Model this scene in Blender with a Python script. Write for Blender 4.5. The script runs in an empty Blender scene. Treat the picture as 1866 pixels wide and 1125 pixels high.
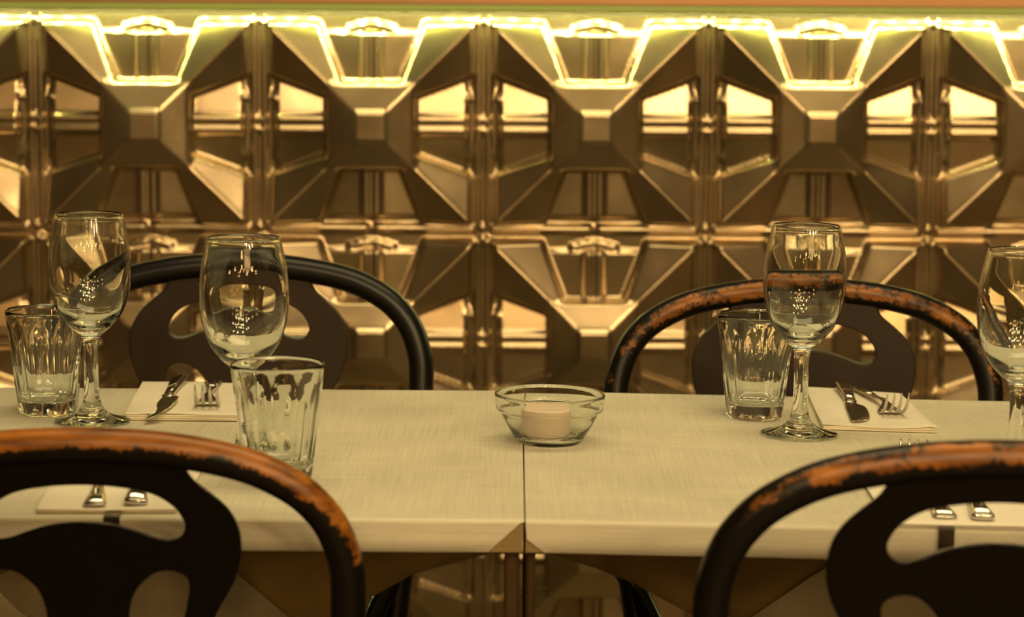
import bpy, bmesh, math, random
import numpy as np
from mathutils import Vector, Matrix

random.seed(7)
S = bpy.context.scene
COL = S.collection

# ------------------------------------------------------------------ camera
W, H = 1866, 1125
F = 4700.0                      # focal length in pixels
PITCH = math.atan(632.5 / F)    # looking down
ROLL = 0.0062
CAM = Vector((0.0, 0.0, 1.19))
fwd = Vector((0, math.cos(PITCH), -math.sin(PITCH)))
up0 = Vector((0, math.sin(PITCH), math.cos(PITCH)))
rt0 = Vector((1, 0, 0))
rgt = rt0 * math.cos(ROLL) + up0 * math.sin(ROLL)
upv = up0 * math.cos(ROLL) - rt0 * math.sin(ROLL)
cd = bpy.data.cameras.new('camera')
cam = bpy.data.objects.new('camera', cd)
COL.objects.link(cam)
m = Matrix((rgt, upv, -fwd)).transposed().to_4x4()
m.translation = CAM
cam.matrix_world = m
cd.sensor_width = 36.0
cd.lens = F * 36.0 / W
cd.clip_start = 0.05
cd.dof.use_dof = True
cd.dof.focus_distance = 2.43
cd.dof.aperture_fstop = 6.3
S.camera = cam

# ------------------------------------------------------------------ view, world, lights
S.view_settings.view_transform = 'Standard'
S.view_settings.look = 'None'
S.view_settings.gamma = 1.0
S.view_settings.exposure = 0.2
S.view_settings.use_curve_mapping = False
S.cycles.use_denoising = True
S.cycles.max_bounces = 16
S.cycles.transmission_bounces = 16
S.cycles.glossy_bounces = 6
S.cycles.transparent_max_bounces = 16
S.cycles.sample_clamp_indirect = 60.0

wd = bpy.data.worlds.new('world')
S.world = wd
wd.use_nodes = True
wd.node_tree.nodes['Background'].inputs[0].default_value = (1.0, 0.72, 0.38, 1)
wd.node_tree.nodes['Background'].inputs[1].default_value = 0.012

WARM = (1.0, 0.74, 0.33)

def area(name, loc, size, power, target, color=WARM, spread=180):
    l = bpy.data.lights.new(name, 'AREA')
    l.shape = 'RECTANGLE'; l.size, l.size_y = size
    l.energy = power; l.color = color
    l.spread = math.radians(spread)
    o = bpy.data.objects.new(name, l); COL.objects.link(o)
    o.location = loc
    d = Vector(target) - Vector(loc)
    o.rotation_euler = d.to_track_quat('-Z', 'Y').to_euler()
    return o

area('ceiling_light', (0.3, 2.25, 2.85), (2.0, 0.8), 23, (0.3, 2.45, 0.75), color=(1.0, 0.80, 0.41))
area('rear_fill', (1.3, -3.0, 2.3), (1.6, 0.4), 10, (0.6, 3.4, 0.7), color=(1.0, 0.56, 0.20))  # added unseen fill from behind the camera, for front band and under-table
# globe lamps hanging over the room; they glitter in the glasses
GL = [(0.10, 0.25, 2.16), (0.45, -0.15, 2.00), (0.85, 0.40, 2.22), (1.20, -0.10, 2.02), (1.60, 0.35, 2.24), (0.65, -1.00, 2.12),
      (1.05, -0.85, 2.32), (1.75, -0.80, 2.12), (0.20, -0.65, 2.28), (-0.35, -0.05, 2.06), (1.40, -1.40, 2.22), (-0.70, -0.75, 2.26)]
GF = [(-3.0, -2.2, 1.75), (-1.9, -3.0, 2.10), (-1.0, -3.9, 1.75), (-0.2, -2.7, 2.10), (0.5, -4.2, 2.25), (0.95, -2.5, 1.72),
      (1.55, -3.6, 2.05), (2.1, -2.4, 1.95), (2.9, -3.3, 2.30), (3.5, -2.4, 1.85), (-0.6, -5.6, 2.45), (1.9, -5.4, 2.10)]
for p in GF:
    l = bpy.data.lights.new('far_globe_lamp', 'POINT')
    l.energy = 13.0; l.color = (1.0, 0.57, 0.20); l.shadow_soft_size = 0.075; l.use_soft_falloff = False
    o = bpy.data.objects.new('far_globe_lamp', l); COL.objects.link(o)
    o.location = p
for p in GL:
    l = bpy.data.lights.new('globe_lamp', 'POINT')
    l.energy = 13.5; l.color = (1.0, 0.76, 0.40); l.shadow_soft_size = 0.065; l.use_soft_falloff = False
    o = bpy.data.objects.new('globe_lamp', l); COL.objects.link(o)
    o.location = p

# ------------------------------------------------------------------ helpers
def ray(px, py):
    return (fwd + rgt * ((px - W / 2) / F) + upv * ((H / 2 - py) / F))

def on_plane(px, py, p0, n):
    d = ray(px, py)
    t = (Vector(p0) - CAM).dot(n) / d.dot(n)
    return CAM + d * t

def at_depth(px, py, depth):
    return CAM + ray(px, py) * depth

def on_wall_y(px, py, Y):
    return on_plane(px, py, (0, Y, 0), Vector((0, 1, 0)))

def link(name, me, mat=None, parent=None):
    o = bpy.data.objects.new(name, me)
    COL.objects.link(o)
    if mat is not None:
        me.materials.clear(); me.materials.append(mat)
    if parent is not None:
        o.parent = parent
    return o

def empty(name, mw=None):
    o = bpy.data.objects.new(name, None)
    COL.objects.link(o)
    o.empty_display_size = 0.05
    if mw is not None:
        o.matrix_world = mw
    return o

def tag(o, label, cat, group=None):
    o['label'] = label; o['category'] = cat
    if group: o['group'] = group
    return o

def struct(o):
    o['kind'] = 'structure'
    return o

def mesh_from(verts, faces, smooth=True, name='m'):
    me = bpy.data.meshes.new(name)
    me.from_pydata([tuple(v) for v in verts], [], faces)
    me.update()
    if smooth:
        me.shade_smooth()
    return me

def fix_normals(me):
    bm = bmesh.new(); bm.from_mesh(me)
    bmesh.ops.remove_doubles(bm, verts=bm.verts, dist=1e-6)
    bmesh.ops.recalc_face_normals(bm, faces=bm.faces)
    bm.to_mesh(me); bm.free()
    return me

class MB:
    def __init__(s): s.v = []; s.f = []
    def add(s, verts, faces):
        b = len(s.v); s.v += [tuple(p) for p in verts]; s.f += [tuple(i + b for i in f) for f in faces]
    def box(s, x0, x1, y0, y1, z0, z1):
        s.add([(x0,y0,z0),(x1,y0,z0),(x1,y1,z0),(x0,y1,z0),(x0,y0,z1),(x1,y0,z1),(x1,y1,z1),(x0,y1,z1)],
              [(0,3,2,1),(4,5,6,7),(0,1,5,4),(1,2,6,5),(2,3,7,6),(3,0,4,7)])
    def mesh(s, smooth=False):
        return fix_normals(mesh_from(s.v, s.f, False)) if not smooth else _sm(fix_normals(mesh_from(s.v, s.f, False)))

def _sm(me):
    me.shade_smooth(); return me

def bevel(me, w, seg=2, ang=0.5):
    bm = bmesh.new(); bm.from_mesh(me)
    es = [e for e in bm.edges if len(e.link_faces) == 2 and e.calc_face_angle() > ang]
    bmesh.ops.bevel(bm, geom=es, offset=w, segments=seg, profile=0.5, affect='EDGES')
    bm.to_mesh(me); bm.free()
    return me

def catmull(pts, n=8, closed=False):
    P = [Vector(p) for p in pts]; out = []
    N = len(P)
    rng = range(N) if closed else range(N - 1)
    for i in rng:
        p1, p2 = P[i], P[(i + 1) % N]
        p0 = P[i - 1] if (closed or i > 0) else p1 * 2 - p2
        p3 = P[(i + 2) % N] if (closed or i + 2 < N) else p2 * 2 - p1
        for k in range(n):
            t = k / n
            out.append(0.5 * ((2 * p1) + (-p0 + p2) * t + (2 * p0 - 5 * p1 + 4 * p2 - p3) * t * t + (-p0 + 3 * p1 - 3 * p2 + p3) * t ** 3))
    if not closed: out.append(P[-1])
    return out

def resample(path, n):
    L = [0]
    for a, b in zip(path, path[1:]): L.append(L[-1] + (b - a).length)
    out = []; j = 0
    for i in range(n):
        s = L[-1] * i / (n - 1)
        while j < len(L) - 2 and L[j + 1] < s: j += 1
        t = (s - L[j]) / max(1e-9, L[j + 1] - L[j])
        out.append(path[j].lerp(path[j + 1], min(1, t)))
    return out

def tube(path, rad, seg=16, up=Vector((0, 1, 0)), closed=False, cap=True):
    """path: list of Vector; rad: number or function of 0..1. returns verts, faces, (s, angle) per vertex"""
    n = len(path); V = []; A = []; Fc = []
    for i, p in enumerate(path):
        a = path[i - 1] if (i > 0 or closed) else p
        b = path[(i + 1) % n] if (i < n - 1 or closed) else p
        t = (b - a).normalized()
        side = t.cross(up)
        if side.length < 1e-4: side = t.cross(Vector((1, 0, 0.01)))
        side.normalize(); nn = side.cross(t).normalized()
        s = i / (n - 1)
        r = rad(s) if callable(rad) else rad
        for k in range(seg):
            th = 2 * math.pi * k / seg
            V.append(p + side * (r * math.cos(th)) + nn * (r * math.sin(th)))
            A.append((s, th))
    m_ = n if closed else n - 1
    for i in range(m_):
        for k in range(seg):
            a0 = i * seg + k; a1 = i * seg + (k + 1) % seg
            b0 = ((i + 1) % n) * seg + k; b1 = ((i + 1) % n) * seg + (k + 1) % seg
            Fc.append((a0, a1, b1, b0))
    if cap and not closed:
        Fc.append(tuple(range(seg))[::-1]); Fc.append(tuple(range((n - 1) * seg, n * seg)))
    return V, Fc, A

def lathe(profile, seg=64, rmod=None):
    """profile: list of (r, z); r==0 at ends closes. rmod(r, z, theta, i) optional"""
    V = []; Fc = []; rings = []
    for i, (r, z) in enumerate(profile):
        if r < 1e-7:
            rings.append([len(V)]); V.append((0, 0, z))
        else:
            ring = []
            for k in range(seg):
                th = 2 * math.pi * k / seg
                rr = rmod(r, z, th, i) if rmod else r
                ring.append(len(V)); V.append((rr * math.cos(th), rr * math.sin(th), z))
            rings.append(ring)
    for a, b in zip(rings, rings[1:]):
        for k in range(seg):
            k2 = (k + 1) % seg
            if len(a) == 1 and len(b) == 1: continue
            if len(a) == 1: Fc.append((a[0], b[k], b[k2]))
            elif len(b) == 1: Fc.append((a[k], a[k2], b[0]))
            else: Fc.append((a[k], a[k2], b[k2], b[k]))
    me = mesh_from(V, Fc, False)
    fix_normals(me); me.shade_smooth()
    return me

def smoothprof(pts, n=6):
    return [(max(0, p.x), p.y) for p in catmull([Vector((a, b, 0)) for a, b in pts], n)]

# ------------------------------------------------------------------ materials
def mat(name):
    mt = bpy.data.materials.new(name); mt.use_nodes = True
    nt = mt.node_tree
    return mt, nt, nt.nodes['Principled BSDF']

def node(nt, typ, **kw):
    n = nt.nodes.new(typ)
    for k, v in kw.items():
        if k.startswith('i_'): n.inputs[k[2:].replace('_', ' ')].default_value = v
        else: setattr(n, k, v)
    return n

def simple(name, col, rough=0.5, metal=0.0, noise=None, bump=None, coat=0):
    mt, nt, b = mat(name)
    b.inputs['Base Color'].default_value = (*col, 1); b.inputs['Roughness'].default_value = rough
    b.inputs['Metallic'].default_value = metal
    b.inputs['Coat Weight'].default_value = coat
    tc = node(nt, 'ShaderNodeTexCoord')
    if noise:
        sc, amt = noise
        nz = node(nt, 'ShaderNodeTexNoise'); nz.inputs['Scale'].default_value = sc; nz.inputs['Detail'].default_value = 6
        nt.links.new(tc.outputs['Object'], nz.inputs['Vector'])
        mx = node(nt, 'ShaderNodeMix', data_type='RGBA')
        mx.inputs[6].default_value = tuple(c * (1 - amt) for c in col) + (1,)
        mx.inputs[7].default_value = tuple(min(1, c * (1 + amt)) for c in col) + (1,)
        nt.links.new(nz.outputs['Fac'], mx.inputs[0]); nt.links.new(mx.outputs[2], b.inputs['Base Color'])
    if bump:
        sc, st = bump
        nz2 = node(nt, 'ShaderNodeTexNoise'); nz2.inputs['Scale'].default_value = sc; nz2.inputs['Detail'].default_value = 4
        nt.links.new(tc.outputs['Object'], nz2.inputs['Vector'])
        bp = node(nt, 'ShaderNodeBump'); bp.inputs['Strength'].default_value = st; bp.inputs['Distance'].default_value = 0.002
        nt.links.new(nz2.outputs['Fac'], bp.inputs['Height']); nt.links.new(bp.outputs['Normal'], b.inputs['Normal'])
    return mt

def make_tin():
    mt, nt, b = mat('pressed_metal')
    tc = node(nt, 'ShaderNodeTexCoord')
    n1 = node(nt, 'ShaderNodeTexNoise'); n1.inputs['Scale'].default_value = 9; n1.inputs['Detail'].default_value = 5
    n2 = node(nt, 'ShaderNodeTexNoise'); n2.inputs['Scale'].default_value = 60; n2.inputs['Detail'].default_value = 3
    nt.links.new(tc.outputs['Object'], n1.inputs['Vector']); nt.links.new(tc.outputs['Object'], n2.inputs['Vector'])
    cr = node(nt, 'ShaderNodeValToRGB')
    cr.color_ramp.elements[0].position = 0.3; cr.color_ramp.elements[0].color = (0.40, 0.31, 0.185, 1)
    cr.color_ramp.elements[1].position = 0.7; cr.color_ramp.elements[1].color = (0.60, 0.47, 0.30, 1)
    nt.links.new(n1.outputs['Fac'], cr.inputs[0]); nt.links.new(cr.outputs[0], b.inputs['Base Color'])
    mr = node(nt, 'ShaderNodeMapRange'); mr.inputs['To Min'].default_value = 0.17; mr.inputs['To Max'].default_value = 0.30
    nt.links.new(n1.outputs['Fac'], mr.inputs['Value']); nt.links.new(mr.outputs[0], b.inputs['Roughness'])
    b.inputs['Metallic'].default_value = 0.92
    bp = node(nt, 'ShaderNodeBump'); bp.inputs['Strength'].default_value = 0.25; bp.inputs['Distance'].default_value = 0.004
    n3 = node(nt, 'ShaderNodeTexNoise'); n3.inputs['Scale'].default_value = 14; n3.inputs['Detail'].default_value = 1
    nt.links.new(tc.outputs['Object'], n3.inputs['Vector'])
    nt.links.new(n3.outputs['Fac'], bp.inputs['Height']); nt.links.new(bp.outputs['Normal'], b.inputs['Normal'])
    return mt

def make_cloth(name, col):
    mt, nt, b = mat(name)
    tc = node(nt, 'ShaderNodeTexCoord')
    b.inputs['Roughness'].default_value = 0.78
    b.inputs['Specular IOR Level'].default_value = 0.3
    # slub weave: threads of uneven strength running both ways
    def threads(scale):
        mp = node(nt, 'ShaderNodeMapping'); mp.inputs['Scale'].default_value = scale
        nz = node(nt, 'ShaderNodeTexNoise'); nz.inputs['Scale'].default_value = 1.0; nz.inputs['Detail'].default_value = 3
        nt.links.new(tc.outputs['Object'], mp.inputs['Vector']); nt.links.new(mp.outputs[0], nz.inputs['Vector'])
        return nz
    a = threads((700, 9, 700)); c = threads((9, 500, 9)); d = threads((9, 9, 600))
    ad = node(nt, 'ShaderNodeMath', operation='ADD'); ad2 = node(nt, 'ShaderNodeMath', operation='ADD')
    nt.links.new(a.outputs['Fac'], ad.inputs[0]); nt.links.new(c.outputs['Fac'], ad.inputs[1])
    nt.links.new(ad.outputs[0], ad2.inputs[0]); nt.links.new(d.outputs['Fac'], ad2.inputs[1])
    mr = node(nt, 'ShaderNodeMapRange'); mr.inputs['From Min'].default_value = 1.1; mr.inputs['From Max'].default_value = 1.9
    nt.links.new(ad2.outputs[0], mr.inputs['Value'])
    mx = node(nt, 'ShaderNodeMix', data_type='RGBA')
    mx.inputs[6].default_value = tuple(x * 0.78 for x in col) + (1,); mx.inputs[7].default_value = (*[min(1, x * 1.08) for x in col], 1)
    nt.links.new(mr.outputs[0], mx.inputs[0]); nt.links.new(mx.outputs[2], b.inputs['Base Color'])
    bp = node(nt, 'ShaderNodeBump'); bp.inputs['Strength'].default_value = 0.25; bp.inputs['Distance'].default_value = 0.0006
    nt.links.new(mr.outputs[0], bp.inputs['Height']); nt.links.new(bp.outputs['Normal'], b.inputs['Normal'])
    return mt

def make_worn():
    """black lacquer; where the 'wear' attribute and noise pass the threshold the orange-brown wood shows"""
    mt, nt, b = mat('worn_black_lacquer')
    tc = node(nt, 'ShaderNodeTexCoord')
    at = node(nt, 'ShaderNodeAttribute', attribute_name='wear')
    n1 = node(nt, 'ShaderNodeTexNoise'); n1.inputs['Scale'].default_value = 42; n1.inputs['Detail'].default_value = 8; n1.inputs['Roughness'].default_value = 0.82
    nt.links.new(tc.outputs['Object'], n1.inputs['Vector'])
    ad = node(nt, 'ShaderNodeMath', operation='ADD')
    nt.links.new(at.outputs['Fac'], ad.inputs[0]); nt.links.new(n1.outputs['Fac'], ad.inputs[1])
    cr = node(nt, 'ShaderNodeValToRGB'); cr.color_ramp.elements[0].position = 0.94; cr.color_ramp.elements[1].position = 1.0
    cr.color_ramp.elements[0].color = (0, 0, 0, 1); cr.color_ramp.elements[1].color = (1, 1, 1, 1)
    sc = node(nt, 'ShaderNodeMath', operation='MULTIPLY'); sc.inputs[1].default_value = 0.8
    nt.links.new(ad.outputs[0], sc.inputs[0])
    nt.links.new(ad.outputs[0], cr.inputs[0])
    n2 = node(nt, 'ShaderNodeTexNoise'); n2.inputs['Scale'].default_value = 30; n2.inputs['Detail'].default_value = 6
    mp = node(nt, 'ShaderNodeMapping'); mp.inputs['Scale'].default_value = (0.5, 3, 3)
    nt.links.new(tc.outputs['Object'], mp.inputs['Vector']); nt.links.new(mp.outputs[0], n2.inputs['Vector'])
    wc = node(nt, 'ShaderNodeValToRGB')
    wc.color_ramp.elements[0].position = 0.3; wc.color_ramp.elements[0].color = (0.07, 0.018, 0.003, 1)
    wc.color_ramp.elements[1].position = 0.7; wc.color_ramp.elements[1].color = (0.46, 0.165, 0.022, 1)
    nt.links.new(n2.outputs['Fac'], wc.inputs[0])
    mx = node(nt, 'ShaderNodeMix', data_type='RGBA'); mx.inputs[6].default_value = (0.006, 0.005, 0.004, 1)
    nt.links.new(cr.outputs[0], mx.inputs[0]); nt.links.new(wc.outputs[0], mx.inputs[7])
    nt.links.new(mx.outputs[2], b.inputs['Base Color'])
    b.inputs['Roughness'].default_value = 0.32
    b.inputs['Specular IOR Level'].default_value = 0.35
    bp = node(nt, 'ShaderNodeBump'); bp.inputs['Strength'].default_value = 0.15; bp.inputs['Distance'].default_value = 0.001
    nt.links.new(cr.outputs[0], bp.inputs['Height']); bp.invert = True
    nt.links.new(bp.outputs['Normal'], b.inputs['Normal'])
    return mt

def make_glass(name, col=(0.99, 1.0, 0.985)):
    mt = bpy.data.materials.new(name); mt.use_nodes = True
    nt = mt.node_tree; nt.nodes.clear()
    g = nt.nodes.new('ShaderNodeBsdfGlass'); o = nt.nodes.new('ShaderNodeOutputMaterial')
    g.inputs['Color'].default_value = (*col, 1); g.inputs['Roughness'].default_value = 0.0; g.inputs['IOR'].default_value = 1.5
    tc = nt.nodes.new('ShaderNodeTexCoord'); nz = nt.nodes.new('ShaderNodeTexNoise'); nz.inputs['Scale'].default_value = 18; nz.inputs['Detail'].default_value = 1
    bp = nt.nodes.new('ShaderNodeBump'); bp.inputs['Strength'].default_value = 0.06; bp.inputs['Distance'].default_value = 0.002
    nt.links.new(tc.outputs['Object'], nz.inputs['Vector']); nt.links.new(nz.outputs['Fac'], bp.inputs['Height'])
    nt.links.new(bp.outputs['Normal'], g.inputs['Normal'])
    nt.links.new(g.outputs[0], o.inputs[0])
    return mt

def emis(name, col, st):
    mt = bpy.data.materials.new(name); mt.use_nodes = True
    nt = mt.node_tree; nt.nodes.clear()
    g = nt.nodes.new('ShaderNodeEmission'); o = nt.nodes.new('ShaderNodeOutputMaterial')
    g.inputs[0].default_value = (*col, 1); g.inputs[1].default_value = st
    nt.links.new(g.outputs[0], o.inputs[0])
    return mt

M_tin = make_tin()
M_cloth = make_cloth('linen_look_cover', (0.75, 0.70, 0.54))
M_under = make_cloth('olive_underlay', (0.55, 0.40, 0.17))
M_fold_shaded = make_cloth('cover_fold_shaded', (0.34, 0.24, 0.10))  # same cover at the folded corner, its shade put into a darker colour
M_napkin = simple('paper_napkin', (0.95, 0.88, 0.72), 0.85, noise=(60, 0.03), bump=(180, 0.15))
M_worn = make_worn()
M_black = simple('black_lacquer', (0.003, 0.0025, 0.002), 0.12, noise=(30, 0.4))
M_black.node_tree.nodes['Principled BSDF'].inputs['Specular IOR Level'].default_value = 0.25
M_seat = simple('dark_cane_seat', (0.03, 0.018, 0.01), 0.5, noise=(40, 0.4))
M_splat_lit = simple('black_lacquer_lit', (0.026, 0.013, 0.004), 0.5, noise=(12, 0.4))  # black lacquer on the rear splats, warm light put into its brown
M_splat_lit.node_tree.nodes['Principled BSDF'].inputs['Specular IOR Level'].default_value = 0.2
M_steel = simple('stainless_steel', (0.62, 0.60, 0.56), 0.13, 1.0, noise=(30, 0.05))
M_clip = simple('dark_steel_clip', (0.30, 0.26, 0.22), 0.22, 1.0, noise=(40, 0.2))
M_glass = make_glass('clear_glass')
M_wood = simple('table_wood', (0.16, 0.08, 0.035), 0.5, noise=(20, 0.3))
M_leg = simple('bronzed_steel_leg', (0.10, 0.06, 0.025), 0.3, 0.5, noise=(30, 0.2))
M_candle = simple('candle_wax', (0.82, 0.66, 0.52), 0.5, noise=(30, 0.04))
M_floor = simple('dark_floor', (0.13, 0.083, 0.04), 0.45, noise=(4, 0.3))
M_wall = simple('plaster_wall', (0.07, 0.048, 0.025), 0.8, noise=(3, 0.15), bump=(60, 0.1))
M_ceil = simple('ceiling_paint', (0.15, 0.11, 0.06), 0.9, noise=(2, 0.1))
M_ledge = simple('copper_toned_ledge', (0.50, 0.27, 0.13), 0.35, 0.6, noise=(8, 0.15))
M_brass = simple('brass_strip', (0.42, 0.54, 0.15), 0.5, 0.0, noise=(12, 0.1))
M_led = emis('led_light', (0.95, 1.0, 0.42), 650)
M_tape = simple('led_tape', (0.7, 0.7, 0.5), 0.5, noise=(30, 0.1))

# ------------------------------------------------------------------ the room
WALL_Y = 3.463
RIM = on_wall_y(880, 29, WALL_Y).z          # top of the panelling
SEAM_X = on_wall_y(880, 434, WALL_Y).x
TW, TH = 0.300, 0.2925
X0, X1, YB = -4.2, 4.2, -9.0
ZC = 2.95

def slab(name, x0, x1, y0, y1, z0, z1, mt):
    b = MB(); b.box(x0, x1, y0, y1, z0, z1)
    return struct(link(name, b.mesh(), mt))

slab('floor', X0 - .1, X1 + .1, YB - .1, WALL_Y + .1, -0.1, 0, M_floor)
slab('ceiling', X0 - .1, X1 + .1, YB - .1, WALL_Y + .1, ZC, ZC + .1, M_ceil)
slab('wall_left', X0 - .1, X0, YB - .1, WALL_Y + .1, 0, ZC, M_wall)
slab('wall_right', X1, X1 + .1, YB - .1, WALL_Y + .1, 0, ZC, M_wall)
slab('wall_front', X0, X1, YB - .1, YB, 0, ZC, M_wall)
slab('wall_back', X0, X1, WALL_Y + 0.02, WALL_Y + 0.12, 0, ZC, M_wall)

def sstep(a, b, x):
    t = np.clip((x - a) / (b - a), 0, 1); return t * t * (3 - 2 * t)

def bead(d, rad, h):
    q = np.clip(1 - (d / rad) ** 2, 0, 1)
    return h * np.sqrt(q)

def tile_height(u, v):
    au, av = np.abs(u), np.abs(v)
    r = np.maximum(au, av); t = np.minimum(au, av)
    top = (v > 0) & (av >= au); bot = (v < 0) & (av >= au); side = au > av
    # pyramid with a flat square boss
    inner = 0.042 - 0.012 * (r - 0.13) / 0.255
    boss = 0.045
    h = boss * (1 - sstep(0.125, 0.15, r)) + inner * sstep(0.125, 0.15, r)
    tb = 0.26 + 0.17 * (r - 0.385) / 0.455
    R = 0.030 - 0.004 * (r - 0.385) / 0.6
    arm = R - 0.038 * (r - t) + bead(r - t, 0.018, 0.0012)
    base = -0.004
    floor = 0.0065 - 0.020 * t + bead(t - 0.052, 0.042, 0.0055)
    e = sstep(0.835, 0.862, r)
    chev = bead(r - (0.93 - 0.28 * t), 0.030, 0.0065) * (1 - sstep(0.20, 0.225, t)) * top
    chev = chev + 0.0035 * (1 - sstep(0.0, 0.02, r - (0.955 - 0.26 * t))) * (1 - sstep(0.30, 0.34, t)) * side
    floor = floor * (1 - e) + (base + chev) * e
    k = sstep(-0.012, 0.014, t - tb)
    outer = floor * (1 - k) + arm * k
    j = sstep(0.385, 0.410, r)
    h = h * (1 - j) + outer * j
    q = np.where(top, sstep(0.925, 0.95, r), sstep(0.885, 0.905, r))
    h = h * (1 - q) + base * q
    h = np.maximum(h, base + bead(au - 0.955, 0.040, 0.0075) * (av < 0.93))
    h = np.maximum(h, base + bead(v + 0.955, 0.045, 0.010) * (au < 0.93) * (1 - np.exp(-(au / 0.03) ** 4)))
    for cu, cv, rd in ((1, .95, .05), (-1, .95, .05), (1, -.95, .035), (-1, -.95, .035), (1, .05, .04), (-1, .05, .04), (1, -.045, .045), (-1, -.045, .045), (.87, .24, .03), (-.87, .24, .03)):
        dd = np.sqrt((u - cu) ** 2 + (v - cv) ** 2)
        h = np.maximum(h, base + bead(dd, rd, 0.0085))
    return h * 1.12

def panelling():
    N = 96
    c0, c1, rows = -4, 4, 4                     # columns of tiles around the seam at SEAM_X
    nx = (c1 - c0) * N + 1; nz = rows * N + 1
    xi = np.arange(nx); zi = np.arange(nz)
    X = SEAM_X + (c0 + xi / N) * TW
    Z = RIM - zi / N * TH
    Xg, Zg = np.meshgrid(X, Z)
    u = ((xi / N) % 1.0) * 2 - 1; u[-1] = 1
    v = 1 - ((zi / N) % 1.0) * 2; v[-1] = -1
    U, V = np.meshgrid(u, v)
    h = tile_height(U, V)
    co = np.stack([Xg, WALL_Y - h, Zg], -1).reshape(-1, 3)
    co = co[co[:, 2] > -10]
    ii = np.arange(nz * nx).reshape(nz, nx)
    q = np.stack([ii[:-1, :-1], ii[1:, :-1], ii[1:, 1:], ii[:-1, 1:]], -1).reshape(-1, 4)
    me = bpy.data.meshes.new('panelling')
    me.vertices.add(len(co)); me.vertices.foreach_set('co', co.ravel())
    me.loops.add(q.size); me.loops.foreach_set('vertex_index', q.ravel().astype(np.int32))
    me.polygons.add(len(q)); me.polygons.foreach_set('loop_start', np.arange(0, q.size, 4, dtype=np.int32))
    me.update(calc_edges=True); me.validate()
    me.shade_smooth()
    o = link('trim_1', me, M_tin)
    return struct(o)
pan = panelling()

# ledge that caps the panelling
lb = on_wall_y(933, 10, WALL_Y - 0.055).z
b = MB()
b.box(X0, X1, WALL_Y - 0.055, WALL_Y + 0.03, lb + 0.016, lb + 0.045)
b.box(X0, X1, WALL_Y - 0.055, WALL_Y - 0.047, lb, lb + 0.016)
struct(link('trim_2', bevel(b.mesh(), 0.002), M_ledge))

zb = on_wall_y(933, 22, WALL_Y - 0.055).z
b = MB(); b.box(X0, X1, WALL_Y - 0.0545, WALL_Y - 0.048, zb, lb + 0.002)
struct(link('trim_3', bevel(b.mesh(), 0.002), M_brass))

# LED strip under the ledge
led = empty('led_strip', Matrix.Translation((0, WALL_Y - 0.024, lb + 0.006)))
tag(led, 'LED light strip tucked under the copper ledge above the metal panels', 'light strip')
b = MB(); b.box(-1.3, 1.3, -0.005, 0.005, -0.0005, 0.002)
link('tape', b.mesh(), M_tape, led)
b = MB()
for i in range(87):
    x = -1.29 + i * 0.03
    b.box(x - 0.0025, x + 0.0025, -0.0025, 0.0025, -0.002, -0.0006)
o = link('diodes', b.mesh(), M_led, led)
o['kind'] = 'stuff'
area('led_glow', (0.3, WALL_Y - 0.024, lb + 0.002), (2.4, 0.008), 1.7, (0.3, WALL_Y - 0.014, lb - 1), color=(0.92, 1.0, 0.36))

# ------------------------------------------------------------------ tables
UPZ = Vector((0, 0, 1))
pS = on_plane(955, 947, (0, 0, 0.75), UPZ)
XS, YF = pS.x, pS.y
YK = on_plane(933, 712, (0, 0, 0.75), UPZ).y
TD = YK - YF
TWID = 0.66
TILT = 0.0160
ML = Matrix.Translation((XS, YF, 0.75))
MR = Matrix.Translation((XS + 0.0012, YF, 0.75)) @ Matrix.Rotation(TILT, 4, 'Y')
nL = Vector((0, 0, 1)); nR = (MR.to_3x3() @ Vector((0, 0, 1))).normalized()
T = 0.0265       # thickness seen on the front edge

def on_table(side, px, py, lift=0.0):
    """point on the table top (plus lift) in world coordinates"""
    Mx, n = (ML, nL) if side == 'L' else (MR, nR)
    return on_plane(px, py, Mx.translation + n * lift, n)

def place(side, p, rz=0.0):
    Rm = Matrix.Identity(4) if side == 'L' else Matrix.Rotation(TILT, 4, 'Y')
    return Matrix.Translation(p) @ Rm @ Matrix.Rotation(rz, 4, 'Z')

def sheet(bmv, outline, yfun, th=0.0012):
    """vertical sheet of cloth in the x,z plane, with folds yfun(x,z)"""
    pass

def build_table(side):
    sg = -1 if side == 'L' else 1
    Mx = ML if side == 'L' else MR
    t = empty('dining_table', Mx)
    lab = ('square table left of the seam under a level cream cover' if side == 'L'
           else 'square table right of the seam, tipping slightly down to the right')
    tag(t, lab, 'table', 'square tables pushed together')
    b = MB(); xa, xb = sorted((0.002 * sg, TWID * sg))
    b.box(xa, xb, 0.002, TD - 0.002, -T + 0.001, -0.002)
    link('tabletop', bevel(b.mesh(), 0.003), M_wood, t)
    inv = Mx.inverted()
    for lx in (0.0035 if side == 'L' else 0.0005, TWID - 0.03):
        for ly in (0.012, TD - 0.04):
            w0 = 0.0062 if side == 'L' else 0.0038
            x = lx * sg; x0, x1 = sorted((x, x + 2 * w0 * sg))
            xt0, xt1 = x0, x1
            cx = (x0 + x1) / 2
            zf = -(Mx @ Vector((cx, ly, 0))).z
            b = MB()
            k = 0.72
            V = []
            for z, s in ((-T, 1.0), (zf, k)):
                hx = (x1 - x0) / 2 * s
                cx = (x0 + x1) / 2 + (math.tan(TILT) * abs(z) if side == 'R' else 0)
                V += [(cx - hx, ly, z), (cx + hx, ly, z), (cx + hx, ly + 0.016, z), (cx - hx, ly + 0.016, z)]
            b.add(V, [(0, 1, 2, 3), (7, 6, 5, 4), (0, 4, 5, 1), (1, 5, 6, 2), (2, 6, 7, 3), (3, 7, 4, 0)])
            link('leg', bevel(b.mesh(), 0.003, 2), M_leg, t)
    return t

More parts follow.
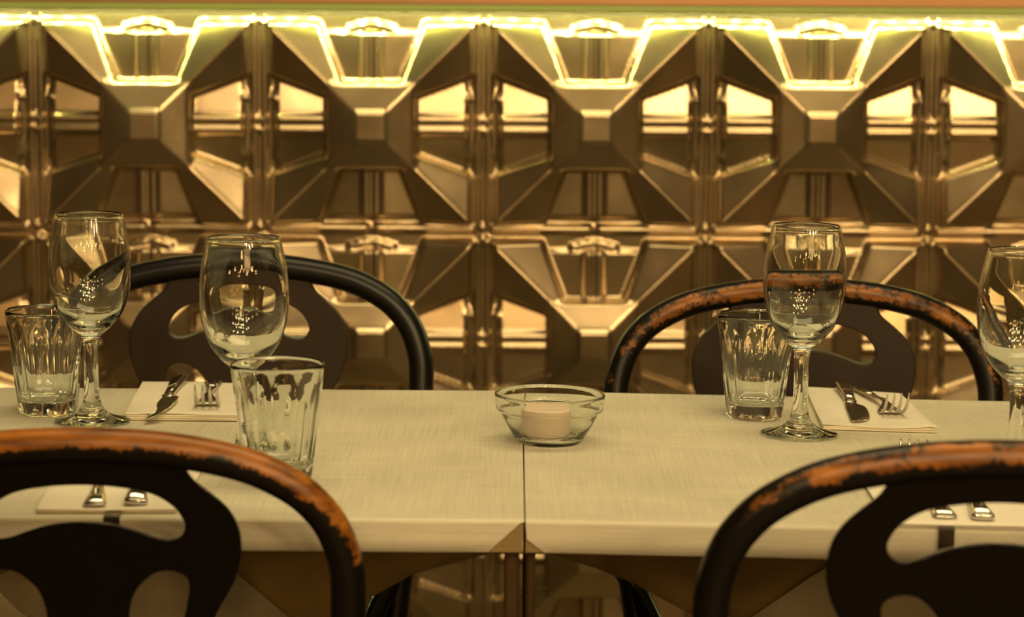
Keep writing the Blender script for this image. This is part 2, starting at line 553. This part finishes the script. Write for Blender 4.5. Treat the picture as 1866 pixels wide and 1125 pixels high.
def build_cloth(side):
    sg = -1 if side == 'L' else 1
    Mx = ML if side == 'L' else MR
    inv = Mx.inverted()
    c = empty('tablecloth', Mx)
    tag(c, 'cream linen-look cover stretched over the table left of the seam' if side == 'L'
        else 'cream linen-look cover stretched over the table right of the seam', 'tablecloth', 'cream table covers')
    # top sheet rounded over the front edge, with front band
    prof = []
    n = 6
    rr = 0.004
    prof.append((TD + 0.0015, -0.10))
    prof.append((TD + 0.0015, -rr))
    for i in range(n + 1):
        a = math.pi / 2 * i / n
        prof.append((TD + 0.0015 - rr + rr * math.cos(a), -rr + rr * math.sin(a)))
    for i in range(1, 30): prof.append(((TD - rr) * (1 - i / 30.0), 0.0))
    for i in range(n + 1):
        a = math.pi / 2 * i / n
        prof.append((rr - 0.0015 - rr * math.sin(a), -rr + rr * math.cos(a)))
    prof.append((-0.0015, -T * 0.6)); prof.append((-0.0015, -T)); prof.append((0.004, -T - 0.0008)); prof.append((0.05, -T - 0.0008))
    NX = 44
    V = []; Fc = []
    for j, (y, z) in enumerate(prof):
        for i in range(NX + 1):
            # the front band is mitred toward the seam corner
            d = 0.0
            if y < 0.006 and z < -0.002:
                if side == 'L': d = 0.0285 * min(1, (-z) / T)
                else: d = 0.0015 + (0.014 * max(0, (-z - 0.45 * T) / (0.55 * T)) - 0.004 * min(1, -z / (0.45 * T)) * (1 if -z < 0.75 * T else 0.0))
            x = d + (TWID - d) * i / NX
            w = 0.0
            if y < 0.002 and z < -0.004: w = 0.0005 * math.sin(x * 37 + 1)
            zz = z
            if z == 0.0:
                zz = 0.00035 * math.sin(x * 23 + y * 9) * math.sin(y * 17)
            V.append((x * sg, y + w, zz))
    for j in range(len(prof) - 1):
        for i in range(NX):
            a = j * (NX + 1) + i
            Fc.append((a, a + 1, a + NX + 2, a + NX + 1))
    me = mesh_from(V, Fc, True)
    fix_normals(me); me.shade_smooth()
    link('cover', me, M_cloth, c)
    # folded corner seen in the mitre gap and the side drop along the seam
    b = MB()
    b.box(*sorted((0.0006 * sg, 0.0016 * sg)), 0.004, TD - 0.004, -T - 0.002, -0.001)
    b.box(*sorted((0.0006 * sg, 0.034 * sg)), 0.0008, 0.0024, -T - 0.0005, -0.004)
    link('corner_fold', b.mesh(), M_fold_shaded, c)
    # the drop hanging from the back edge: olive underlay in front of it, cream point below the middle
    yk = TD + 0.0045
    def back_pt(px, py):
        p = on_wall_y(px, py, (Mx @ Vector((0, yk, 0))).y)
        return inv @ p
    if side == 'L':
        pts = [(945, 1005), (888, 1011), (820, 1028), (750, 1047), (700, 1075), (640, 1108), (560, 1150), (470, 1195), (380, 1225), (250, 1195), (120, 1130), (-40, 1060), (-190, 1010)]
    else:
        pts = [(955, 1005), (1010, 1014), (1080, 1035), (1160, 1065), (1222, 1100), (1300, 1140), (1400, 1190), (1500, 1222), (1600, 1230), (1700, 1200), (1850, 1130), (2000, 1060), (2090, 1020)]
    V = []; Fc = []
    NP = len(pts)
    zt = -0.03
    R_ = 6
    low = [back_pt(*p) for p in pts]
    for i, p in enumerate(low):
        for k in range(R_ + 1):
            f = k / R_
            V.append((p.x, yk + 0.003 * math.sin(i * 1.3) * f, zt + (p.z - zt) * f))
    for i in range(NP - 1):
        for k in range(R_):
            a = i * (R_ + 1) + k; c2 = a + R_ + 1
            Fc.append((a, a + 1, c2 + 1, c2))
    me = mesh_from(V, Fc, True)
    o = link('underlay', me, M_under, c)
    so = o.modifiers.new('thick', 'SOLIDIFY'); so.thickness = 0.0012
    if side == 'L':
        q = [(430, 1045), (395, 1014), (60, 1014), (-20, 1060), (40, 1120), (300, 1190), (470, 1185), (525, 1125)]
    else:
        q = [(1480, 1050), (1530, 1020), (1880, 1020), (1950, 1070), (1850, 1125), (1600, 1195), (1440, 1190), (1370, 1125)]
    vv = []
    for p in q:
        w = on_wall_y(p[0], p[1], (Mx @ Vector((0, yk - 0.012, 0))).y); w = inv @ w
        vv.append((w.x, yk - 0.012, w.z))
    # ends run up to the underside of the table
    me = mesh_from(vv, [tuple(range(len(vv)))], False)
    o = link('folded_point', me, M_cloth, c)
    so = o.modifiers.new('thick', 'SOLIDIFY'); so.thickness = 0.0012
    return c

build_table('L'); build_table('R')
build_cloth('L'); build_cloth('R')

# cloth clips on the front edge
def clip(side, px, lab):
    p = on_table(side, px, 948 if side == 'L' else 966)
    Mx = ML if side == 'L' else MR
    lp = Mx.inverted() @ p
    w, th = 0.0063, 0.0009
    pr = [(0.013, 0.0016), (-0.0022, 0.0016), (-0.0050, -0.0010), (-0.0050, -T - 0.002), (-0.0022, -T - 0.005), (0.016, -T - 0.004)]
    pr3 = resample(catmull([Vector((y, z, 0)) for y, z in pr], 5), 40)
    V = []; Fc = []
    n = len(pr3)
    for i, q in enumerate(pr3):
        a = pr3[max(0, i - 1)]; b_ = pr3[min(n - 1, i + 1)]
        t = (b_ - a).normalized(); nn = Vector((-t.y, t.x, 0))
        for s in (-1, 1):
            for k in (-1, 1):
                V.append((s * w, q.x + nn.x * th / 2 * k, q.y + nn.y * th / 2 * k))
    for i in range(n - 1):
        a = i * 4; c = a + 4
        for k0, k1 in ((0, 1), (1, 3), (3, 2), (2, 0)):
            Fc.append((a + k0, a + k1, c + k1, c + k0))
    Fc.append((0, 1, 3, 2)); Fc.append(((n - 1) * 4, (n - 1) * 4 + 1, (n - 1) * 4 + 3, (n - 1) * 4 + 2))
    me = mesh_from(V, Fc, False); fix_normals(me)
    me.transform(Matrix.Rotation(0, 4, 'Z'))
    o = link('tablecloth_clip', me, M_clip)
    o.matrix_world = Mx @ Matrix.Translation((lp.x, 0, 0))
    tag(o, lab, 'clip', 'tablecloth clips')
clip('L', 201, 'dark metal clip on the front edge below the left front napkin')
clip('R', 1725, 'dark metal clip on the front edge below the right front napkin')

# ------------------------------------------------------------------ chairs
HALF = 0.215
LEAN = math.radians(10)
def hoop_pts():
    tbl = [(0, 0), (.15, .0035), (.3, .0155), (.49, .048), (.647, .0965), (.8, .183), (.90, .285), (.956, .386), (.99, .50), (1, .60), (.995, .85), (.985, 1.05), (.95, 1.35), (.90, 1.65), (.87, 1.93)]
    r = 0.0137
    P = []
    for k, (x, d) in enumerate(tbl):
        P.append((x * HALF, d * HALF))
    path = catmull([Vector((-x, s, 0)) for x, s in P[::-1]] + [Vector((x, s, 0)) for x, s in P[1:]], 6)
    # inset by the tube radius
    out = []
    for i, p in enumerate(path):
        a = path[max(0, i - 1)]; b_ = path[min(len(path) - 1, i + 1)]
        t = (b_ - a).normalized(); nn = Vector((-t.y, t.x, 0))
        out.append(p + nn * r)
    return out, r

def mesh_curve2d(polys, ext, bev):
    cu = bpy.data.curves.new('c', 'CURVE'); cu.dimensions = '2D'; cu.fill_mode = 'BOTH'
    cu.extrude = ext; cu.bevel_depth = bev; cu.bevel_resolution = 2
    for pl in polys:
        sp = cu.splines.new('POLY'); sp.points.add(len(pl) - 1)
        for i, p in enumerate(pl): sp.points[i].co = (p[0], p[1], 0, 1)
        sp.use_cyclic_u = True
    ob = bpy.data.objects.new('c', cu); COL.objects.link(ob)
    dg = bpy.context.evaluated_depsgraph_get()
    me = bpy.data.meshes.new_from_object(ob.evaluated_get(dg))
    bpy.data.objects.remove(ob); bpy.data.curves.remove(cu)
    return me

def sym_closed(right, n=6):
    """closed outline from its right half, given from the top axis down to the bottom axis"""
    R_ = [Vector((x, s, 0)) for x, s in right]
    L_ = [Vector((-x, s, 0)) for x, s in right[::-1] if x > 1e-6]
    return [(p.x, p.y) for p in catmull(R_ + L_, n, closed=True)]

SPLAT = [(0, .016), (.04, .017), (.072, .022), (.0775, .033), (.084, .043), (.096, .0535), (.108, .065), (.116, .079), (.1185, .095), (.1165, .115), (.109, .135), (.098, .155), (.090, .18), (.080, .22), (.062, .27), (.052, .32), (.050, .37), (.052, .405), (.03, .407), (0, .407)]
CRESC = [(0, .0455), (.03, .0475), (.054, .053), (.070, .0635), (.078, .076), (.0785, .0845), (.074, .0915), (.066, .0940), (.056, .0925), (.043, .0875), (.028, .0825), (.014, .080), (0, .0793)]
OVAL = [(.030, .160), (.033, .143), (.0394, .131), (.052, .120), (.066, .1175), (.0775, .1225), (.0808, .131), (.079, .145), (.074, .165), (.062, .184), (.046, .188), (.034, .178)]

def plane_mat(sy):
    """maps (x, s, n) of the hoop plane to chair space: s runs down from the top"""
    z0, y0 = 0.857, 0.245
    return lambda x, s, n: Vector((x, y0 - s * math.sin(LEAN) + n * math.cos(LEAN), z0 - s * math.cos(LEAN) + n * math.sin(LEAN)))

def make_chair(top_world, facing, zscale, lab, wear, splat_mat, yaw=0.0):
    """top_world: where the top of the hoop is; facing +1: its back is toward the wall, -1: toward the camera"""
    rz = (0 if facing > 0 else math.pi) + yaw
    off = Matrix.Rotation(rz, 3, 'Z') @ Vector((0, 0.245, 0))
    base = Vector((top_world.x - off.x, top_world.y - off.y, 0))
    t = empty('bentwood_chair', Matrix.Translation(base) @ Matrix.Rotation(rz, 4, 'Z') @ Matrix.Diagonal((1, 1, zscale, 1)))
    tag(t, lab, 'chair', 'black bentwood chairs')
    mp = plane_mat(1)
    path2, r = hoop_pts()
    path = resample([mp(p.x, p.y, 0) for p in path2], 150)
    V, Fc, A = tube(path, r, 20, up=Vector((0, math.cos(LEAN), math.sin(LEAN))))
    me = mesh_from(V, Fc, True)
    fa = me.attributes.new('wear', 'FLOAT', 'POINT')
    vals = []
    for (s, th), v in zip(A, V):
        vals.append(wear(s, th, v))
    fa.data.foreach_set('value', vals)
    me.shade_smooth()
    link('back_hoop', me, M_worn, t)
    # splat
    polys = [sym_closed(SPLAT, 4), sym_closed(CRESC, 6),
             [(p.x, p.y) for p in catmull([Vector((x, s, 0)) for x, s in OVAL], 5, closed=True)],
             [(-p.x, p.y) for p in catmull([Vector((x, s, 0)) for x, s in OVAL], 5, closed=True)]]
    me = mesh_curve2d(polys, 0.0035, 0.0015)
    for v in me.vertices:
        q = mp(v.co.x, v.co.y, v.co.z); v.co = q
    fix_normals(me)
    link('back_splat', me, splat_mat, t)
    # seat rim, seat panel
    n = 48
    ring = [Vector((0.205 * math.cos(2 * math.pi * i / n) * (1 - 0.04 * math.sin(2 * math.pi * i / n)), 0.165 * math.sin(2 * math.pi * i / n) + 0.01, 0.445)) for i in range(n)]
    V, Fc, A = tube(ring, 0.019, 12, up=Vector((0, 0, 1)), closed=True)
    link('seat_rim', fix_normals(mesh_from(V, Fc, True)), M_black, t)
    pr = smoothprof([(0, .452), (.10, .450), (.17, .452), (.188, .456), (.196, .452), (.19, .445), (.1, .444), (0, .444)], 3)
    me = lathe(pr, 40); me.transform(Matrix.Translation((0, 0.01, 0)) @ Matrix.Diagonal((1, 0.83, 1, 1)))
    link('seat', me, M_seat, t)
    # legs: the hoop runs down to the floor at the back, front legs are turned
    e = mp(0.87 * HALF, 1.93 * HALF, 0)
    for sx in (-1, 1):
        p = [Vector((sx * (0.87 * HALF - 0.012), e.y + 0.0, e.z + 0.01)), Vector((sx * 0.175, 0.175, 0.36)), Vector((sx * 0.18, 0.19, 0.2)), Vector((sx * 0.192, 0.235, 0.0))]
        V, Fc, A = tube(resample(catmull(p, 6), 24), lambda s: 0.0145 - 0.003 * s, 14, up=Vector((1, 0, 0)))
        link('leg', fix_normals(mesh_from(V, Fc, True)), M_black, t)
        p = [Vector((sx * 0.145, -0.10, 0.435)), Vector((sx * 0.152, -0.115, 0.25)), Vector((sx * 0.165, -0.14, 0.0))]
        V, Fc, A = tube(resample(catmull(p, 6), 24), lambda s: 0.017 - 0.006 * s, 14, up=Vector((1, 0, 0)))
        link('leg', fix_normals(mesh_from(V, Fc, True)), M_black, t)
    for sx in (-1, 1):
        p = [mp(sx * 0.93 * HALF, 1.40 * HALF, 0.0), mp(sx * 0.80 * HALF, 1.62 * HALF, -0.006), Vector((sx * 0.66 * HALF, 0.135, 0.455))]
        V, Fc, A = tube(resample(catmull(p, 6), 20), 0.0125, 12, up=Vector((0, 1, 0)))
        link('hip_brace', fix_normals(mesh_from(V, Fc, True)), M_black, t)
    ring = [Vector((0.150 * math.cos(2 * math.pi * i / n), 0.150 * math.sin(2 * math.pi * i / n) + 0.03, 0.25)) for i in range(n)]
    V, Fc, A = tube(ring, 0.009, 10, up=Vector((0, 0, 1)), closed=True)
    link('stretcher_ring', fix_normals(mesh_from(V, Fc, True)), M_black, t)
    return t

# wear: s 0..1 along the hoop (left foot - top - right foot as seen from behind the seat), local normal direction
def facing_wear(amount, width, cz, sgn):
    """wear patch on the side sgn of local y and pointing up, fading away from the top; s is 0.5 at the top"""
    def f(s, th, v):
        d = abs(s - 0.5) / 0.5
        # angular position: sin(th) is along the plane normal (local +y), cos(th) across the tube
        ny = math.sin(th) * sgn
        nz = math.cos(th)
        cc = math.cos(cz) * ny + math.sin(cz) * nz
        return 0.46 + 0.5 * (cc - math.cos(math.radians(abs(amount)))) - (0.12 if amount < 0 else 0) - 0.5 * (d / width) ** 4
    return f

def chair_at(cx, halfpx, ytop, facing, lab, wear, splat_mat, yaw=0.0):
    depth = F * HALF / halfpx
    tp = at_depth(cx, ytop, depth)
    return make_chair(tp, facing, tp.z / 0.857, lab, wear, splat_mat, yaw)

chair_at(437, 355, 461, 1, 'black bentwood chair behind the table on the left, paint nearly intact', facing_wear(-14, 0.8, 0.5, -1), M_splat_lit)
chair_at(1464, 364, 506, 1, 'black bentwood chair behind the table on the right, front of hoop rubbed brown', facing_wear(35, 0.60, 0.42, -1), M_splat_lit)
chair_at(145, 518, 781, -1, 'black bentwood chair in the left foreground, hoop top worn to orange wood', facing_wear(62, 0.52, 0.95, 1), M_black)
chair_at(1826, 555, 804, -1, 'black bentwood chair in the right foreground, hoop with a narrow brown worn band', facing_wear(30, 0.46, 0.34, 1), M_black)

# ------------------------------------------------------------------ glassware
def wine_mesh():
    out = [(0, 0.0006), (.012, .0012), (.030, .0004), (.0352, .0004), (.0362, .0014), (.0352, .0028), (.026, .0050), (.017, .0085), (.011, .0145), (.0083, .022), (.0072, .034), (.0068, .055), (.0072, .072), (.0082, .080)]
    bowl_out = [(.0105, .0850), (.0165, .0895), (.0250, .0985), (.0325, .111), (.0372, .127), (.0391, .143), (.0391, .156), (.0376, .172), (.0350, .186), (.0326, .1975), (.0320, .1995)]
    inn = [(.0312, .2003), (.0308, .1990), (.0318, .1960), (.0337, .186), (.0362, .172), (.0374, .156), (.0370, .143), (.0346, .127), (.0291, .112), (.0215, .1025), (.0140, .0972), (.006, .0948), (0, .0944)]
    pr = smoothprof(out + bowl_out + inn, 4)
    pr[0] = (0, pr[0][1]); pr[-1] = (0, pr[-1][1])
    return lathe(pr, 96)

def tumbler_mesh():
    nf = 10
    hgt = 0.102
    out = [(0, .002), (.020, .0020), (.0235, .0004), (.0270, .0006), (.0285, .003), (.0300, .012)]
    for z in np.linspace(0.016, 0.084, 36):
        out.append((0.0300 + (z - 0.012) / (0.099 - 0.012) * 0.0097, float(z)))
    out += [(.0383, .088), (.0390, .094), (.0396, .099), (.0399, .1010)]
    inn = [(.0392, .1022), (.0386, .1010), (.0381, .097), (.0368, .088), (.0342, .070), (.0306, .045), (.0272, .022), (.0240, .0155), (.018, .0135), (0, .0130)]
    prof = out + inn
    no = len(out)
    def rm(r, z, th, i):
        if i >= no or z < 0.0015: return r
        a = (th + math.pi / nf) % (2 * math.pi / nf) - math.pi / nf
        if z > 0.0845: return r
        # flat cut facets that end in arches
        k = min(1.0, (0.0845 - z) / 0.030)
        dep = 0.0016 * math.sin(k * math.pi / 2)
        d = (r * math.cos(math.pi / nf) + 0.0013) - dep * 0.95
        if z < 0.012: d += 0.0004
        return min(r, d / math.cos(a))
    return lathe(prof, 200, rm)

def bowl_mesh():
    out = [(0, .0018), (.022, .0018), (.0262, .0003), (.0292, .0005), (.0312, .0025), (.0345, .0085), (.0395, .0165), (.0435, .0245), (.0455, .0290), (.0472, .0300), (.0490, .0308), (.0496, .0325), (.0505, .0400), (.0510, .0440), (.0508, .0458)]
    inn = [(.0498, .0464), (.0488, .0455), (.0480, .0430), (.0470, .0330), (.0452, .0298), (.0425, .0250), (.0380, .0168), (.0325, .0098), (.026, .0048), (.015, .0034), (0, .0031)]
    return lathe(smoothprof(out, 3)[:-1] + smoothprof(inn, 3), 110)

def put(name, me, mt, side, px, py, lab, cat, group=None, rz=0.0):
    o = link(name, me, mt)
    o.matrix_world = place(side, on_table(side, px, py, 0.0006), rz)
    return tag(o, lab, cat, group)

WM = wine_mesh(); TM = tumbler_mesh()
for i, (sd, px, py, lab) in enumerate([
        ('L', 168, 770, 'empty stemmed wine glass in front of the leftmost tumbler'),
        ('L', 447, 845, 'empty stemmed wine glass behind the nearest tumbler, left of the bowl'),
        ('R', 1456, 793, 'empty stemmed wine glass beside the tumbler and napkin right of the bowl'),
        ('R', 1848, 868, 'empty stemmed wine glass cut by the right edge of the picture')]):
    put('wine_glass', WM, M_glass, sd, px, py, lab, 'wine glass', 'wine glasses', rz=0.7 * i)
for i, (sd, px, py, lab) in enumerate([
        ('L', 88, 753, 'faceted glass tumbler standing furthest left behind the first wine glass'),
        ('L', 507, 878, 'faceted glass tumbler nearest the camera, behind the left foreground chair'),
        ('R', 1375, 760, 'faceted glass tumbler right of the glass bowl, beside a wine glass'),
        ('R', 1950, 893, 'faceted glass tumbler mostly hidden beyond the right edge of the picture')]):
    put('tumbler', TM, M_glass, sd, px, py, lab, 'glass', 'faceted tumblers', rz=0.23 * i)

pb = on_table('R', 1000, 806, 0.0006)
o = link('glass_bowl', bowl_mesh(), M_glass); o.matrix_world = place('R', pb)
tag(o, 'small clear glass bowl over the table seam, holding a candle', 'bowl')
CNM = place('R', pb + nR * 0.0038 + Vector((-0.003, -0.001, 0)))

pr = smoothprof([(0, 0), (.018, 0), (.0212, .0015), (.0224, .005), (.0228, .015), (.0228, .026), (.0222, .0285), (.020, .0292), (.01, .0285), (0, .028)], 4)
o = link('candle', lathe(pr, 48), M_candle); o.matrix_world = CNM
tag(o, 'short pale unlit candle standing inside the small glass bowl', 'candle')

# ------------------------------------------------------------------ napkins
def napkin(side, corners, th, layers, lab, puff=0.0):
    """corners: four pixel points of the top surface (front left, front right, back right, back left)"""
    Mx = ML if side == 'L' else MR
    inv = Mx.inverted()
    C_ = [inv @ on_table(side, px, py, th) for px, py in corners]
    cen = sum(C_, Vector()) / 4
    b = MB()
    NU, NV = 16, 16
    lt = th / layers
    for l in range(layers):
        z1 = th - l * lt; z0 = z1 - lt * 0.86
        ins = 0.0012 * (l % 2) + 0.0006 * l
        top = []; bot = []
        for j in range(NV + 1):
            for i in range(NU + 1):
                u = i / NU; v = j / NV
                p = (C_[0] * (1 - u) + C_[1] * u) * (1 - v) + (C_[3] * (1 - u) + C_[2] * u) * v
                d = (p - cen); d.z = 0
                p = p - d.normalized() * ins * (1 if (u in (0, 1) or v in (0, 1)) else 0)
                edge = min(u, 1 - u, v, 1 - v)
                drop = -0.0006 * (1 - min(1, edge * 8))
                wv = 0.0007 * math.sin(p.x * 60 + l) * math.sin(p.y * 40 + 2 * l) * (1 - l / layers)
                pf = puff * max(0, 1 - abs(u - 0.93) * 9) * (1 - v) * (1 - l / layers)
                top.append((p.x, p.y, z1 + drop * (l == 0) + wv + pf))
                bot.append((p.x, p.y, max(0.0005, z0 + wv + pf * 0.7)))
        n = len(top)
        fc = []
        for j in range(NV):
            for i in range(NU):
                a = j * (NU + 1) + i
                fc.append((a, a + 1, a + NU + 2, a + NU + 1)); fc.append((n + a, n + a + NU + 1, n + a + NU + 2, n + a + 1))
        bd = [i for i in range(NU + 1)] + [(j + 1) * (NU + 1) - 1 for j in range(1, NV + 1)] + [NV * (NU + 1) + i for i in range(NU - 1, -1, -1)] + [j * (NU + 1) for j in range(NV - 1, 0, -1)]
        for k in range(len(bd)):
            a, c = bd[k], bd[(k + 1) % len(bd)]
            fc.append((a, n + a, n + c, c))
        b.add(top + bot, fc)
    me = b.mesh(); 
    bevel(me, lt * 0.3, 2, 0.9)
    me.shade_smooth()
    o = link('napkin', me, M_napkin); o.matrix_world = Mx
    return tag(o, lab, 'napkin', 'folded napkins')

napkin('L', [(227, 752), (446, 754), (450, 697), (259, 694)], 0.0085, 4, 'folded cream napkin under knife and fork behind the second wine glass')
napkin('R', [(1499, 773), (1709, 780), (1640, 716), (1466, 703)], 0.0060, 3, 'folded cream napkin on the far right side with a rounded fold', puff=0.002)
napkin('L', [(66, 927), (323, 927), (388, 824), (121, 822)], 0.0048, 2, 'folded cream napkin at the front left, seen through the chair back')
napkin('R', [(1622, 952), (1892, 958), (1822, 838), (1545, 838)], 0.0048, 2, 'folded cream napkin at the front right, seen through the chair back')

# ------------------------------------------------------------------ cutlery (built lying along +Y, handle end at y=0)
def ribbon(sections, seg=10):
    """sections: (y, z, halfwidth, halfthick, x); smooth closed flat bar"""
    V = []; Fc = []
    for (y, z, w, t, x) in sections:
        for k in range(seg):
            a = 2 * math.pi * k / seg
            cx, sx = math.cos(a), math.sin(a)
            V.append((x + w * math.copysign(abs(cx) ** 0.7, cx), y, z + t * math.copysign(abs(sx) ** 0.7, sx)))
    n = len(sections)
    for i in range(n - 1):
        for k in range(seg):
            a = i * seg + k; c = i * seg + (k + 1) % seg
            Fc.append((a, c, c + seg, a + seg))
    Fc.append(tuple(range(seg))[::-1]); Fc.append(tuple(range((n - 1) * seg, n * seg)))
    me = mesh_from(V, Fc, False); fix_normals(me); me.shade_smooth()
    return me

def interp(keys, n):
    P = catmull([Vector((k[0], k[1], k[2])) for k in keys], n)
    Q = catmull([Vector((k[3], k[4], 0)) for k in keys], n)
    return [(p.x, p.y, max(0.0002, p.z), max(0.0002, q.x), q.y) for p, q in zip(P, Q)]

def fork(lab, mw, L=0.185):
    f = empty('fork', mw); tag(f, lab, 'fork', 'steel forks')
    k = [(0, .0016, .0045, .0010, 0), (.003, .0016, .0090, .0013, 0), (.02, .0018, .0083, .0013, 0), (.05, .0030, .0055, .0014, 0), (.085, .0055, .0032, .0017, 0), (.110, .0080, .0030, .0019, 0), (.122, .0070, .0040, .0017, 0), (.130, .0040, .0085, .0012, 0), (.137, .0022, .0118, .0010, 0), (.147, .0024, .0126, .0010, 0)]
    link('handle', ribbon(interp(k, 5), 14), M_steel, f)
    rim = ribbon([(.004, .0032, .0070, .0004, 0), (.03, .0035, .0050, .0004, 0), (.05, .0046, .0030, .0003, 0)], 8)
    link('handle_relief', rim, M_steel, f)
    for i in range(4):
        x = (-1.5 + i) * 0.0068
        k = [(.143, .0022, .0027, .0010, x), (.152, .0030, .0023, .0010, x), (.162, .0085, .0020, .0009, x * 1.02), (.169, .0165, .0015, .0008, x * 1.03), (.173, .0255, .0006, .0005, x * 1.04)]
        link('tine', ribbon(interp(k, 4), 8), M_steel, f)
    return f

def knife(lab, mw, roll=0.0):
    f = empty('table_knife', mw); tag(f, lab, 'knife', 'steel knives')
    k = [(0, .003, .0050, .0018, 0), (.003, .003, .0095, .0028, 0), (.02, .003, .0090, .0030, 0), (.06, .003, .0066, .0030, 0), (.090, .003, .0058, .0028, 0), (.098, .003, .0064, .0030, 0), (.102, .003, .0050, .0022, 0)]
    h = link('handle', ribbon(interp(k, 5), 14), M_steel, f)
    h2 = ribbon([(.004, .0058, .0068, .0006, 0), (.05, .0058, .0050, .0006, 0), (.085, .0056, .0038, .0006, 0)], 8)
    link('handle_relief', h2, M_steel, f)
    k = [(.100, .003, .0050, .0012, 0), (.108, .003, .0066, .0010, -.0002), (.116, .003, .0105, .0008, -.003), (.150, .003, .0112, .0007, -.003), (.180, .003, .0100, .0006, -.0014), (.194, .003, .0068, .0005, .0016), (.201, .003, .0030, .0004, .005), (.203, .003, .0008, .0003, .007)]
    bl = link('blade', ribbon(interp(k, 5), 12), M_steel, f)
    return f

def lay(side, a, b_, lift_a, lift_b, roll=0.0):
    """matrix: origin at pixel a, +Y toward pixel b_"""
    A_ = on_table(side, *a, lift_a); B_ = on_table(side, *b_, lift_b)
    n = nL if side == 'L' else nR
    y = (B_ - A_).normalized(); x = y.cross(n).normalized(); z = x.cross(y)
    m_ = Matrix((x, y, z)).transposed().to_4x4(); m_.translation = A_
    return m_ @ Matrix.Rotation(roll, 4, 'Y')

fork('steel fork on the far left napkin, tines toward the camera', lay('L', (390, 696), (376, 748), 0.0092, 0.0092))
knife('steel knife on the far left napkin, blade tip over its front edge', lay('L', (330, 693), (280, 768), 0.0105, 0.0045, 0.25))
fork('steel fork on the far right napkin, lying askew beside the knife', lay('R', (1566, 709), (1632, 762), 0.0075, 0.0065))
knife('steel knife on the far right napkin, dark blade pointing at the camera', lay('R', (1535, 705), (1572, 788), 0.0085, 0.0035, -0.12))
fork('steel fork handle end on the front left napkin, left of its knife', lay('L', (172, 924), (196, 838), 0.0052, 0.0052))
knife('steel knife handle end on the front left napkin, right of its fork', lay('L', (247, 922), (262, 838), 0.0052, 0.0052, 0.1))
fork('steel fork on the front right napkin, tines showing above the chair hoop', lay('R', (1724, 947), (1643, 830), 0.0052, 0.0085) @ Matrix.Scale(1.08, 4))
knife('steel knife handle end on the front right napkin, right of its fork', lay('R', (1792, 950), (1735, 840), 0.0052, 0.0052, 0.0))
